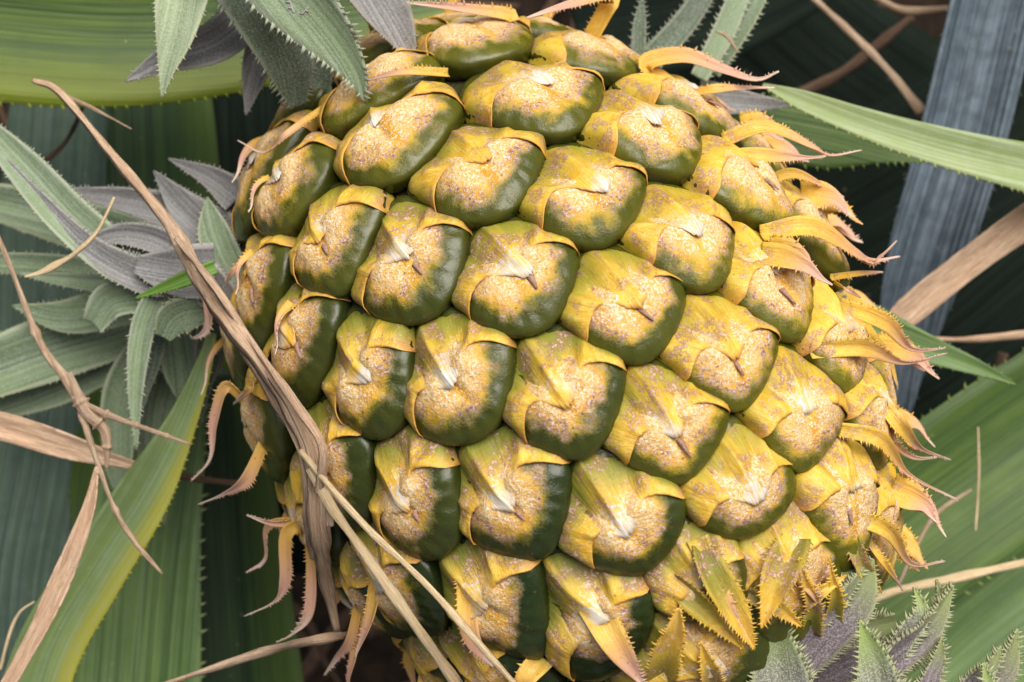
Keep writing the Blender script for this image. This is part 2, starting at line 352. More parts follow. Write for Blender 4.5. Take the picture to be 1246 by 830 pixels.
for i in range(NE):
    r=random.Random(100+i); p=pts[i]; n=nrm[i]; u=nz(AX-(AX@n)*n); v=np.cross(n,u)
    dd=pts-p; ch=np.linalg.norm(dd,axis=1); nb=[j for j in range(NE) if 0<ch[j]<230]
    q2=[]
    for j in nb:
        a=dd[j]@v; b=dd[j]@u; L=math.hypot(a,b); q2.append((math.atan2(b,a),ch[j]))
    def Rf(th):
        th=np.asarray(th,float); acc=(1/92.0)**14*np.ones_like(th)
        for (ta,c) in q2:
            cs=np.cos(th-ta); acc=acc+np.where(cs>.05,(np.maximum(cs,.05)/(c/2))**14,0)
        ac6=(1/92.0)**6*np.ones_like(th)
        for (ta,c) in q2:
            cs=np.cos(th-ta); ac6=ac6+np.where(cs>.05,(np.maximum(cs,.05)/(c/2))**6,0)
        lo=np.clip((np.sin(th)-.02)/.45,0,1); lo=lo*lo*(3-2*lo)
        return acc**(-1/14)*1.02*(1-lo)+ac6**(-1/6)*1.15*lo
    px,py=to_px(p+n*25)
    facing=n@nz(V(0,0,D)-p)
    # greenness: darker green low and left, yellower right and top
    g=.62+.30*(py-330)/300-.75*max(0,(px-720))/300-.15*max(0,250-py)/250; g=max(.03,min(1,g+r.uniform(-.08,.08)))
    HD=27+r.uniform(-3,3); H0=8
    Rm=float(Rf(np.linspace(0,6.28,36)).mean())
    cl=r.uniform(-.16,.16)
    def dome_surface(vc,uc,extra=0.0,shape=True):
        vc=np.asarray(vc,float);uc=np.asarray(uc,float)
        th=np.arctan2(uc,vc); rr=np.hypot(vc,uc); R=Rf(th); rho=rr/R
        un=uc/Rm; vn=vc/Rm
        h=H0+HD*domeh(rho,th)*(1+.16*un)
        if shape:
            h=h+7.5*np.exp(-(((vn-.30)/.24)**2+((un-.02)/.30)**2))+6.5*np.exp(-(((vn+.30)/.24)**2+((un-.02)/.30)**2))
            h=h-4*np.exp(-((vn-cl)/.07)**2)*np.exp(-((un-.20)/.26)**2)+ .7*np.sin(th*23+i)*np.exp(-((rho-.8)/.15)**2)
        return h+extra,rho,th,vn,un
    def place(vc,uc,h):
        P=p+np.outer(vc,v)+np.outer(uc,u); q,nn=vproj(P); return q+nn*np.asarray(h)[:,None]
    A=96; al=np.concatenate([np.arcsin(np.linspace(.06,.93,16)**(1/PE)),np.radians([68,74,80,86,91,97,104,112,121,130])]); K=len(al); th=np.linspace(0,2*math.pi,A,endpoint=False)
    AL,TH=np.meshgrid(al,th,indexing='ij'); AL=AL.ravel();TH=TH.ravel()
    rf=np.sin(AL)**PE; over=AL>math.pi/2
    rr=rf*Rf(TH)*.998; vc=rr*np.cos(TH);uc=rr*np.sin(TH)
    h,rho,_,vn,un=dome_surface(np.where(over,0,vc),np.where(over,0,uc)); 
    h=np.where(over,H0-22*np.abs(np.cos(AL))**.8,h)
    # lower rim bulges towards the crown end, over the next bract
    bul=np.maximum(0,np.sin(TH))*7*np.exp(-((AL-1.22)/.42)**2)
    uc=uc+bul
    h0=float(dome_surface(np.array([0.]),np.array([.001]))[0][0])
    X=np.vstack([place(np.array([0.]),np.array([0.]),np.array([h0])),place(vc,uc,h)])
    X+=rng.normal(0,.15,X.shape); X=lump(X,n)
    vn=vc/Rm;un=uc/Rm; mk=np.zeros((len(X),4)); mk[0]=(0,.5,.5,g)
    mk[1:,0]=np.where(over,1,rf);mk[1:,1]=vn*.5+.5;mk[1:,2]=un*.5+.5;mk[1:,3]=g
    F=[(0,1+(j+1)%A,1+j)[::-1] for j in range(A)]
    for k in range(K-1):
        for j in range(A): a=1+k*A+j;b=1+k*A+(j+1)%A; F.append((a,a+A,b+A,b)[::-1])
    eye=mkmesh('eye',X,F,ME,pine,p,mk)
    # small dried sepal below the scar
    if facing>.15 and r.random()<.6:
        sv=cl*Rm; L=r.uniform(12,22); w=r.uniform(2.2,4); hs,_,_,_,_=dome_surface(np.array([sv]),np.array([.42*Rm])); hb=float(hs[0])
        b0=.36*Rm; pv=[];N=7;dv=r.uniform(-.15,.25)
        for k in range(N):
            f=k/(N-1); ww=w*(1-f)**.8+.2; c=sv+dv*L*f; hh=float(dome_surface(np.array([c]),np.array([b0+L*f]))[0][0])+1+3.0*f
            for q,hq in ((-1,-.5),(0,2.4*(1-f)+.5),(1,-.5)): pv.append((c+q*ww,b0+L*f,hh+hq))
        pv=np.array(pv); Y=place(pv[:,0],pv[:,1],pv[:,2]); FF=[]
        for k in range(N-1):
            for j in range(2): a=k*3+j; FF.append((a,a+3,a+4,a+1))
        mkmesh('sepal_point',Y,FF,MSP,eye,p,None,None,True,1.6)
    # ---- bract
    NS,NT=56,16; xs=np.linspace(-1,1,NS+1); ss=np.sign(xs)*np.abs(xs)**1.35; ts=np.linspace(0,1,NT+1)
    phl=math.radians(r.uniform(106,122)); phr=math.radians(r.uniform(102,118)); 
    ph=np.where(ss<0,ss*phl,ss*phr); thb=-math.pi/2+ph; RB=Rf(thb)*1.03
    Bv=RB*np.cos(thb);Bu=RB*np.sin(thb)
    a_=np.abs(ss); cov=max(0,min(1,(px-790)/230),min(1,(py-640)/120)); arch=(-r.uniform(.10,.22)+.14*cov)*Rm; tipu=(r.uniform(.24,.42)+.25*cov)*Rm
    hasl=len(spines[i])>0
    if hasl: tipu=.12*Rm
    wt=r.uniform(.24,.34); side=np.where(ss<0,-Bv[0],Bv[-1]); Ev=np.sign(ss)*side*(a_**.92)*np.where(a_<.999,.97,1); cu=np.where(ss<0,Bu[0],Bu[-1])
    Eu=arch+(cu-arch)*a_**2.5+(tipu-arch)*np.exp(-(a_/wt)**1.7)
    rg=np.array([math.sin(k*.9+i)*.5+math.sin(k*2.3+2*i)*.5 for k in range(NS+1)])
    Eu=Eu+rg*1.6*(1-a_)+ np.array([r.uniform(-1,1) for _ in range(NS+1)])*1.8*np.exp(-(a_/.1)**2)
    sh=cl*Rm; Ev=Ev+sh*np.exp(-(a_/.25)**2)
    vcs=[];ucs=[];hx=[];mk=[];uv=[]; lift=r.uniform(-.6,1.0)
    for t in ts:
        a=Bv*(1-t)+Ev*t; b=Bu*(1-t)+Eu*t
        vcs.append(a);ucs.append(b)
        e=1.8*(1-.75*t**3*(1-a_**2))+lift*t**4*(1-a_**4)+1.0*t+4.5*np.exp(-((a_-.30)/.22)**2)*math.sin(math.pi*min(1,t*.75))
        e=e+ 8.5*np.exp(-np.abs(ss/.07)**1.15)*math.sin(math.pi*min(1,t*.75+.2))+8*np.exp(-np.abs((a_-.50)/.08)**1.15)*math.sin(math.pi*min(1,t*.85+.1))-6*np.exp(-((a_-.26)/.12)**2)*math.sin(math.pi*t)
        e=e+.8*np.exp(-((t-.93)/.08)**2)*(1-np.exp(-(a_/.16)**2))*(1-a_**3)  # rolled lip
        e=e-9*np.exp(-(t/.13)**2)
        e=e+3.0*a_**5*t; e=e+1.0*np.sin(ss*30+t*6+i)*t*(1-t)*2
        hx.append(e); mk.append(np.stack([a_,np.full(NS+1,t),np.zeros(NS+1),np.full(NS+1,g)],1)); uv.append(np.stack([ss+i*.37,np.full(NS+1,t)],1))
    vcs=np.concatenate(vcs);ucs=np.concatenate(ucs);hx=np.concatenate(hx)
    hd,_,_,_,_=dome_surface(vcs,ucs,0,False); Y=lump(place(vcs,ucs,hd+hx),n)
    FF=[]
    for k in range(NT):
        for j in range(NS): a=k*(NS+1)+j; FF.append((a,a+1,a+NS+2,a+NS+1))
    parts=[(list(Y),FF,[tuple(q) for q in np.concatenate(mk)],[tuple(q) for q in np.concatenate(uv)])]
    SL=[tofw(P) for P in spines[i]]
    right=px>850; left=px<360
    if (right or left) and facing<.72 and len(SL)<2:
        for q in range(2 if right else 1):
            st=place(np.array([r.uniform(-.35,.35)*Rm]),np.array([-.25*Rm]),np.array([H0+HD-6]))[0]; L=r.uniform(48,82) if right else r.uniform(40,75)
            dr=nz(u*.55+n*.45+(V(.75,-.12,0) if right else V(-.2,-.6,0))+v*r.uniform(-.2,.2)); w0=r.uniform(14,20) if right else r.uniform(6,9); cv=nz(u*.6+V(0,-.6,0))*L*r.uniform(.05,.2)
            SL.append([(*st,w0),(*(st+dr*L*.28+n*7),w0*.95),(*(st+dr*L*.58+n*6),w0*.55),(*(st+dr*L*.85+cv*.5),w0*.2),(*(st+dr*L+cv),.7)])
    if not SL and (i>=NDIG or px>930):   # rim eyes outside the digitised set get a short curved spine
        st=place(np.array([0.]),np.array([-.1*Rm]),np.array([H0+HD+4]))[0]; L=r.uniform(40,75); dr=nz(u*.75+n*.65+v*r.uniform(-.3,.3))
        SL=[[(*(st-n*8),9),(*(st+dr*L*.3+n*2),10),(*(st+dr*L*.5+n*3),6),(*(st+dr*L*.85+n*(-2)),2),(*(st+dr*L+u*L*.3),.8)]]
    for P in SL:
        LID[0]+=1; w=P[1][3]; P=[(*q[:3],q[3]*(.78 if P[-1][0]<-200 else 1)) for q in P]
        rv,rfc,rm,ru=ribbon([tuple(q) for q in P],fold=.55 if w<18 else .3,twist=(hash_(i,LID[0])-.5)*(120 if w<18 else 20),teeth=2.4+w*.05,tgap=4.5,jit=.8,tside=(1 if hash_(LID[0],i)>.5 else -1) if w<18 else 0,nseg=40,na=6,nref=nz(n*.6+V(0,0,.6)),wave=.10,seed=LID[0],tdir=.3)
        rm=[(.35,.55+.3*q[1],min(1,q[1]*(1 if w<18 else .55)+(.18 if P[-1][0]<-200 else 0)),g) for q in rm]; ru=[(q[0]*.02,q[1]*.012) for q in ru]
        parts.append((rv,rfc,rm,ru))
    a,b,c,d=merge(parts); mkmesh('bract',a,b,MB_,eye,p,c,d,True,1.1)
# ------------------------------------------------------------------ materials of the surroundings
L_OLIVE=m_leaf('broad_leaf_olive',(.060,.105,.005),(.024,.058,.005),(.16,.19,.006),rough=.42,band=.6)
L_DKG=m_leaf('broad_leaf_dark_green',(.02,.05,.010),(.008,.022,.006),(.08,.13,.02),rough=.45,band=.6)
L_TEAL=m_leaf('broad_leaf_teal',(.055,.095,.055),(.025,.05,.03),(.12,.17,.08),.5,(.13,.18,.17),.5)
L_BLK=m_leaf('shaded_leaf',(.006,.012,.007),(.002,.005,.003),(.012,.02,.01),.3,(.010,.015,.012),.8,spec=.12)  # near-black version of the leaf green, shade put into the colour
L_GRN=m_leaf('broad_leaf_green',(.075,.13,.015),(.032,.07,.010),(.25,.30,.08),.3,(.12,.17,.08),.42)
L_GRN2=m_leaf('broad_leaf_fresh_green',(.13,.21,.05),(.06,.115,.028),(.32,.36,.17),.35,(.20,.27,.18),.40)
L_YG=m_leaf('long_leaf_yellow_edge',(.16,.22,.06),(.09,.15,.05),(.40,.36,.02),.45,(.26,.33,.24),.45,band=.75)
L_BLUE=m_leaf('broad_leaf_blue_grey',(.04,.06,.078),(.014,.026,.034),(.09,.12,.12),.85,(.19,.24,.30),.6)
L_PALE=m_leaf('pale_green_leaf',(.26,.32,.13),(.19,.26,.08),(.36,.42,.08),.55,(.40,.46,.34),.45)
L_SLIP=m_leaf('slip_leaf_grey_green',(.19,.27,.12),(.11,.16,.08),(.42,.45,.34),.5,(.34,.40,.34),.5,.2)
L_SLIPG=m_leaf('slip_leaf_green',(.14,.21,.08),(.08,.13,.055),(.42,.45,.30),.5,(.31,.36,.32),.5,.2)
L_SLIPP=m_leaf('slip_leaf_mauve_grey',(.19,.18,.17),(.10,.10,.10),(.42,.40,.36),.6,(.33,.33,.36),.5,.22)
L_SLIPB=m_leaf('slip_leaf_pale_green',(.28,.36,.19),(.20,.27,.13),(.52,.55,.36),.5,(.42,.48,.38),.5,.35)
L_SLIPD=m_leaf('slip_leaf_dark',(.07,.11,.055),(.04,.065,.035),(.25,.27,.2),.5,(.16,.20,.17),.5,.25)
L_BRT=m_leaf('young_leaf_bright',(.12,.24,.03),(.07,.15,.02),(.3,.4,.1),rough=.4)
L_CR=m_leaf('crown_leaf_skin',(.17,.13,.14),(.08,.06,.07),(.38,.38,.22),.5,(.32,.27,.32),.6,.35,tipc=(.22,.26,.10))
L_CRG=m_leaf('crown_leaf_green_skin',(.20,.19,.13),(.11,.11,.08),(.44,.46,.26),.5,(.40,.42,.36),.6,.65,tipc=(.27,.36,.10))
D_PINK=m_dry('dry_blade_pink',(.64,.42,.28),(.82,.62,.44),(.26,.14,.08))
D_STRAW=m_dry('dry_straw_pale',(.74,.56,.33),(.84,.69,.45),(.48,.32,.17),.6)
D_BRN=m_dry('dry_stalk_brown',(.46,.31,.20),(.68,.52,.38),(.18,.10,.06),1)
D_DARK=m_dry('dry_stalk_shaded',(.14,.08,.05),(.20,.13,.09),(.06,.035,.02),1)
# ------------------------------------------------------------------ ground
GZ=-1150
gv=[];gf=[];NG=60
for i in range(NG+1):
    for j in range(NG+1):
        x=-6000+12000*i/NG;y=-6000+12000*j/NG; gv.append((x,y,GZ+40*math.sin(i*1.7)*math.cos(j*2.3)))
for i in range(NG):
    for j in range(NG): a=i*(NG+1)+j; gf.append((a,a+NG+1,a+NG+2,a+1))
tag(mkmesh('ground',gv,gf,m_plain('dark_soil',(.012,.008,.006),(.035,.022,.014),.02,.95)),kind='structure')
# loose leaf litter
parts=[]
for k in range(260):
    r=random.Random(k+5); x=r.uniform(-200,1450);y=r.uniform(-150,980); a=r.uniform(0,6.28);L=r.uniform(60,260);w=r.uniform(2,14)
    z=GZ+r.uniform(60,260); P=tofw([(x,y,z,w),(x+math.cos(a)*L*.5,y+math.sin(a)*L*.5,z+r.uniform(0,40),w*.8),(x+math.cos(a+.3)*L,y+math.sin(a+.3)*L,z,w*.2)])
    parts.append(ribbon(P,fold=.3,nseg=8,na=4,seed=k,crump=.1))
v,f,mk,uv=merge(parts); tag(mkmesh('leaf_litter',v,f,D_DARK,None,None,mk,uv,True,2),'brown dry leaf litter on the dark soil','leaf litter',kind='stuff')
# ------------------------------------------------------------------ broad background leaves   (name, material, pts(px,py,z,halfwidth), label, kwargs)
BL='pineapple leaf'
def BG(mat,pts,label,**kw):
    k=dict(fold=.22,teeth=7,tgap=17,nseg=60,na=10); k.update(kw); return leaf('pineapple_leaf',mat,pts,label,BL,None,**k)
BG(L_OLIVE,[(-260,-10,-150,90),(0,30,-170,96),(200,40,-190,88),(420,20,-240,60),(560,0,-280,10)],'broad olive green leaf running across the top left corner',fold=.18,teeth=6)
BG(L_TEAL,[(40,760,-560,75),(70,450,-540,80),(80,200,-520,72),(100,0,-520,60)],'dark bluish leaf standing at the far left under the olive leaf',teeth=3)
BG(L_DKG,[(215,760,-520,80),(205,450,-500,78),(200,200,-480,68),(190,20,-470,55)],'dark green upright leaf with a bright right edge behind the left rosette',teeth=0,fold=.15)
BG(L_BLK,[(330,700,-700,60),(310,300,-690,60),(300,60,-660,50)],'leaf coloured near black as shade in the gap left of the pineapple',teeth=0)  # stands in for the dark gap, its shade painted as leaf colour
BG(L_TEAL,[(45,1000,-420,95),(40,750,-400,88),(70,560,-400,80),(90,400,-420,40)],'wide bluish green leaf in the bottom left corner',teeth=2,fold=.3)
BG(L_GRN2,[(150,1000,-300,100),(165,800,-290,84),(180,640,-290,68),(205,480,-310,50),(225,380,-340,20)],'fresh green ribbed leaf with a serrated right edge at the bottom left',teeth=8,fold=.25)
BG(L_DKG,[(300,1000,-470,95),(285,800,-460,84),(272,620,-450,70),(265,450,-450,50)],'dark green leaf behind the hooked bracts at the lower left',teeth=2,fold=.3)
BG(L_YG,[(30,900,-120,42),(62,790,-110,40),(120,690,-90,38),(178,600,-70,33),(222,515,-50,19),(250,440,-30,10),(258,405,-20,6)],'long grey green leaf with a yellow edge slanting to the lower left corner',teeth=3.2,tgap=12,fold=.35,tside=-1)
BG(L_OLIVE,[(108,700,-360,10),(100,620,-360,14),(112,540,-360,18),(135,450,-370,18)],'narrow olive leaf edge between the lower left leaves',teeth=4)
# right side
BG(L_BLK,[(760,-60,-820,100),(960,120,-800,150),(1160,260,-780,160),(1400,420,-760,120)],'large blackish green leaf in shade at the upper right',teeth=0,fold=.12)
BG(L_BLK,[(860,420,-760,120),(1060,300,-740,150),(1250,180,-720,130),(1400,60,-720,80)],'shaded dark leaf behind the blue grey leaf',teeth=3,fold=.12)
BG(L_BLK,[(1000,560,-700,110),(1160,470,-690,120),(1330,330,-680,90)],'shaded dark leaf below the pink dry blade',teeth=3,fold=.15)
BG(L_BLUE,[(1235,-120,-330,56),(1205,0,-340,53),(1165,170,-360,52),(1118,330,-380,46),(1085,480,-400,26),(1070,620,-430,12)],'blue grey leaf crossing the right side from the top edge downward',teeth=5,tgap=30,fold=.5,wave=.06)
BG(L_GRN,[(800,130,-160,20),(905,148,-170,32),(1000,165,-180,40),(1080,185,-200,14),(1130,196,-205,2)],'olive green leaf tip under the pale arching leaf',teeth=5,tgap=14,fold=.1)
BG(L_PALE,[(928,103,-90,2),(975,122,-95,12),(1050,150,-100,18),(1130,175,-110,23),(1220,198,-120,28),(1330,222,-130,36),(1480,250,-140,40)],'pale green leaf arching in from the right edge to a fine point',teeth=4,tgap=13,fold=.25,tside=-1)
BG(L_SLIPP,[(850,118,-140,22),(900,124,-140,15),(962,128,-130,2)],'short grey leaf point right of the upper spines',teeth=3)
BG(L_GRN2,[(950,360,-80,28),(1040,390,-80,27),(1120,422,-90,18),(1190,448,-100,9),(1236,468,-105,1)],'green pointed leaf behind the right hand bract tips',teeth=2,fold=.35)
BG(L_GRN,[(760,900,-330,70),(960,745,-320,95),(1130,620,-310,100),(1300,500,-310,95),(1480,380,-330,60)],'broad green leaf sweeping up to the right edge below the pineapple',teeth=6,tgap=22,fold=.3)
BG(L_GRN2,[(1000,960,-420,60),(1140,800,-400,85),(1290,680,-390,100),(1480,560,-400,80)],'bluish green leaf with a pale edge in the bottom right corner',teeth=8,tgap=20,fold=.3)
BG(L_BLK,[(700,40,-600,60),(860,10,-600,70),(1000,-60,-600,60)],'dark leaf behind the small leaves at the top',teeth=0)
TG='small leaves sprouting above the pineapple'
for lab,mat,P in (('thin grey green leaf point standing right of the topmost eyes',L_SLIPD,[(776,70,-80,9),(778,30,-80,8),(782,-5,-80,1)]),
 ('dark serrated leaf at the top edge just right of the thin leaf point',L_SLIPD,[(790,75,-110,16),(835,25,-120,15),(870,-30,-130,12)]),
 ('grey serrated leaf at the top edge carrying a tiny brown fleck of twig',L_SLIP,[(850,95,-100,11),(880,40,-100,14),(905,-20,-100,13)]),
 ('narrow green serrated leaf at the top edge, rightmost of the small ones',L_SLIPG,[(868,90,-120,8),(905,30,-120,11),(935,-25,-120,8)])):
    leaf('pineapple_leaf',mat,P,lab,BL,TG,teeth=4.5,tgap=8,fold=.3,na=6)
# ------------------------------------------------------------------ slips (young rosettes)
def rosette(label,base,leaves,stem):
    r=empty('pineapple_slip',W(*base)); tag(r,label,'slip','young slips growing beside the fruit')
    v,f,mk,uv=tube(tofw(stem),ns=14,nseg=20,seed=3,rough=.1); mkmesh('stem',v,f,L_SLIPD,r,tofw(stem)[0][:3],mk,uv)
    for mat,P,kw in leaves:
        k=dict(teeth=2.3,tgap=6.0,jit=.8,fold=.3,na=8,nseg=36,tdir=.5); k.update(kw); leaf('leaf',mat,P,parent=r,**k)
    return r
rosette('grey green spiny rosette hanging into the picture at the top left of the pineapple',(370,-40,60),[
 (L_SLIPP,[(330,-10,20,28),(270,48,40,26),(205,72,50,17),(152,99,55,1)],{}),
 (L_SLIPB,[(240,-90,110,30),(228,-20,120,36),(216,40,125,26),(204,85,120,11),(197,119,112,1)],dict(tilt=10)),
 (L_SLIPP,[(330,30,10,22),(312,85,15,17),(299,140,10,1)],{}),
 (L_SLIPD,[(262,-70,120,50),(315,10,110,45),(350,75,90,34),(362,130,60,10)],dict(tilt=-28,fold=.2,teeth=5)),
 (L_SLIP,[(310,-90,190,60),(352,-20,185,50),(405,45,175,32),(434,90,165,15),(444,124,155,1)],dict(tilt=22,teeth=5.5)),
 (L_SLIPP,[(430,-60,100,45),(460,-5,100,36),(486,40,90,20),(506,78,75,1)],dict(tilt=-15)),
 (L_SLIPD,[(395,60,40,20),(390,100,30,14),(405,125,25,4)],{}),
 (L_SLIPP,[(380,-60,150,32),(370,-10,170,24),(362,18,178,6)],dict(fold=.6)),
 ],[(400,-120,20,40),(385,-40,30,34),(380,60,20,18)])
rosette('spreading grey green rosette of narrow spiny leaves left of the pineapple',(235,320,-40),[
 (L_SLIPG,[(250,360,-150,18),(150,400,-150,32),(60,425,-140,40),(-60,470,-130,30)],dict(fold=.3)),
 (L_SLIPG,[(230,380,-170,16),(130,440,-180,24),(60,475,-180,22),(-30,508,-180,8)],{}),
 (L_SLIPG,[(215,350,-120,14),(120,330,-120,14),(40,322,-120,14),(-50,318,-120,10)],dict(fold=.15)),
 (L_SLIP,[(230,345,-70,12),(140,345,-70,12),(75,340,-70,8),(25,333,-70,1)],dict(fold=.3)),
 (L_SLIPP,[(300,330,-50,22),(230,268,-60,24),(160,245,-80,16),(75,232,-100,3)],dict(fold=.35)),
 (L_SLIPP,[(290,240,-30,22),(255,215,-40,13),(205,193,-50,1)],dict(fold=.4)),
 (L_SLIPP,[(290,300,-40,32),(235,262,-50,24),(187,208,-60,1)],dict(fold=.35)),
 (L_SLIP,[(225,335,10,18),(160,325,10,27),(90,270,0,27),(30,205,-20,22),(-40,130,-50,6)],dict(fold=.5,tilt=10)),
 (L_SLIPP,[(240,340,30,22),(175,335,25,22),(110,300,15,14),(50,240,-5,6),(10,195,-20,1)],dict(fold=.35)),
 (L_SLIPP,[(262,330,40,34),(215,330,40,30),(165,322,38,10)],dict(fold=.35)),
 (L_SLIP,[(200,360,0,16),(140,365,-10,22),(115,395,-20,14)],dict(fold=.6)),
 (L_SLIPG,[(180,420,-130,22),(150,480,-140,24),(145,560,-150,17),(152,622,-150,1)],{}),
 (L_SLIPG,[(215,400,-110,18),(222,450,-110,22),(225,500,-110,1)],dict(fold=.4)),
 (L_SLIPD,[(200,350,-40,14),(190,420,-45,13),(172,500,-50,1)],{}),
 (L_SLIP,[(195,350,20,13),(175,400,20,15),(166,470,10,10),(166,548,-5,1)],dict(fold=.45,teeth=3)),
 (L_SLIPG,[(255,375,30,14),(215,385,35,24),(198,410,30,10)],dict(tilt=-25,fold=.2,teeth=3)),
 (L_BRT,[(262,325,70,8),(225,340,75,9),(165,363,70,1)],dict(fold=.5,teeth=1.5)),
 (L_SLIP,[(290,350,0,22),(262,285,0,20),(252,240,-5,1)],dict(fold=.4)),
 (L_SLIPG,[(260,360,-180,20),(170,300,-190,34),(70,265,-190,30),(-30,240,-190,20)],{}),
 (L_SLIPG,[(240,400,-190,22),(200,470,-195,30),(190,560,-200,20),(200,640,-200,1)],{}),
 (L_SLIPP,[(250,350,20,16),(205,300,25,17),(150,285,20,13),(95,300,10,1)],dict(fold=.45)),
 (L_SLIPG,[(235,350,-90,18),(150,370,-95,26),(80,385,-100,20),(15,372,-100,1)],{}),
 (L_SLIPD,[(280,330,-60,22),(262,400,-60,22),(248,470,-70,10),(243,520,-70,1)],{}),
 (L_SLIPP,[(285,380,20,20),(250,340,30,24),(225,315,28,8)],dict(fold=.5)),
 ],[(330,360,-120,30),(280,345,-60,28),(225,330,-20,14)])
# ------------------------------------------------------------------ crown (a part of the pineapple)
top=CEN+AX*(RL-20); tipx,tipy=to_px(top)
CP=tofw([(905,770,180,70),(990,815,200,55),(1120,880,230,35)])
v,f,mk,uv=tube(CP,ns=18,nseg=20,seed=5,rough=.12); crown=mkmesh('crown',v,f,m_plain('crown_stem_skin',(.05,.035,.03),(.12,.09,.08),.06,.8),pine,CP[0][:3],mk,uv)
CL=[(L_CRG,[(955,905,300,34),(952,840,310,38),(945,790,318,27),(936,738,325,1)],dict(tilt=-8)),
 (L_CR,[(965,815,290,20),(1000,770,300,30),(1040,725,300,26),(1062,680,290,2)],dict(tilt=15)),
 (L_CRG,[(985,760,285,14),(1010,735,290,19),(1035,705,292,13),(1052,680,290,1)],dict(tilt=-35)),
 (L_CRG,[(1085,910,330,34),(1072,850,335,30),(1062,800,338,19),(1046,754,340,1)],dict(tilt=-10)),
 (L_CR,[(1040,850,280,20),(1085,800,290,22),(1128,765,290,18),(1160,712,280,1)],dict(tilt=20,fold=.45)),
 (L_CRG,[(1085,800,285,14),(1105,768,290,14),(1122,745,290,9),(1112,714,285,1)],dict(fold=.4)),
 (L_CR,[(1100,800,260,12),(1130,765,262,12),(1144,735,262,7),(1140,705,262,1)],dict(fold=.4)),
 (L_CR,[(1150,900,300,22),(1190,850,300,22),(1222,815,300,16),(1238,765,295,1)],dict(tilt=15)),
 (L_CR,[(1140,880,310,14),(1180,835,310,14),(1205,812,312,9),(1218,786,310,1)],{}),
 (L_CR,[(1110,870,300,12),(1130,830,300,12),(1142,800,300,8),(1146,775,300,1)],{}),
 (L_CRG,[(1210,900,330,16),(1206,850,330,13),(1196,806,330,1)],{}),
 (L_CRG,[(930,890,290,22),(908,840,300,22),(898,805,300,10),(890,775,296,1)],dict(tilt=-10)),
 (L_CR,[(940,800,270,22),(975,780,280,18),(1005,765,280,12),(1030,752,276,1)],{}),
 (L_CR,[(950,840,250,22),(1050,800,260,20),(1130,790,250,12)],dict(fold=.5)),
 (L_CR,[(950,830,240,16),(1030,775,240,20),(1090,755,235,10)],dict(fold=.5)),
 (L_CR,[(960,880,290,22),(1050,850,300,22),(1150,850,290,14)],dict(fold=.5)),
 (L_CR,[(940,760,230,22),(990,740,240,18),(1040,720,235,6)],dict(fold=.5)),
 (L_CRG,[(848,870,320,14),(838,845,322,12),(832,815,322,1)],{})]
for m,P,kw in CL:
    k=dict(teeth=4.6,tgap=4.2,fold=.4,na=8,nseg=40,tdir=.9,thick=3,jit=.6); k.update(kw); leaf('leaf',m,P,parent=crown,**k)
Y_GR=m_leaf('collar_bract_skin',(.46,.34,.025),(.22,.23,.03),(.60,.46,.16),.3,(.52,.42,.30),.5,.12,tipc=(.50,.40,.22))
for P,kw in [([(850,665,285,14),(866,700,300,27),(892,745,310,22),(918,790,305,2)],dict(tilt=-20)),
 ([(968,655,230,22),(950,695,262,30),(936,735,275,15),(926,765,280,1)],dict(tilt=12)),
 ([(820,705,300,14),(848,730,310,22),(876,758,316,14),(905,790,310,1)],dict(tilt=25)),
 ([(985,770,255,16),(988,735,262,13),(978,705,268,6),(972,678,266,1)],{}),([(1010,760,250,16),(1016,728,256,12),(1012,702,260,5),(1008,677,258,1)],{}),
 ([(800,850,300,22),(812,800,310,25),(822,770,310,18),(826,740,300,4)],dict(tilt=-15)),([(1035,655,190,14),(1050,690,205,12),(1072,722,200,1)],{}),
 ([(870,850,310,18),(862,815,315,16),(852,780,315,1)],{}),([(900,720,285,10),(940,735,290,14),(975,762,285,2)],{}),([(960,745,262,12),(990,725,268,12),(1030,700,262,1)],{})]:
    P=[(x,y,max(z,(surfz(x,y,44) or -999)+(-24,-2,5,10,16)[j]),w*.75) for j,(x,y,z,w) in enumerate(P)]
    LID[0]+=1; Q=tofw(P); k=dict(teeth=3.0,tgap=4.5,fold=.7,na=8,nseg=40,tdir=.7,jit=.8,wave=.10,seed=LID[0]); k.update(kw); rv,rf_,rm,ru=ribbon(Q,**k)
    rm=[(.30+.2*abs(2*q[0]-1),.28+.55*q[1],max(0,q[1]-.45)*.5,1.0) for q in rm]; ru=[(q[0]*.02,q[1]*.012) for q in ru]; mkmesh('bract',rv,rf_,MB_,pine,Q[0][:3],rm,ru,True,1.5)
# ------------------------------------------------------------------ dry stalks and straws
def F(x,y,w,up=6,zd=60):
    z=surfz(x,y,40); return (x,y,(z if z is not None else zd)+up,w)
def FZ(pl): return pl
stalk('dry_stalk',D_PINK,[[(40,98,40,2),(72,112,45,3.5),(130,180,60,4.5),(205,272,100,7),(245,345,150,8),(285,400,210,8),F(338,470,9,20),F(374,535,11,22),F(384,590,11,14),F(389,650,10,14),F(399,710,7,10),F(410,768,4,16)],
  [(225,300,130,4),(262,372,160,5),F(318,452,5,16),F(350,505,6,20),F(372,560,6,24),F(375,620,6,20),F(382,680,4,16)],
  [(205,278,96,3),(255,362,170,5),F(322,466,5,14),F(358,525,5,14),F(394,585,5,20),F(402,640,4,20)],[(240,330,150,3),F(330,455,5,30),F(364,515,5,32),F(380,560,5,30),F(378,610,4,26)],
  [(215,290,128,4),(262,350,190,5),F(322,438,4,42),F(362,495,6,40),F(392,545,6,38),F(388,600,5,34)]],
  'thick pinkish brown dry stalk lying across the left side of the pineapple',flat=.6,rough=.3,nseg=110,ns=16)
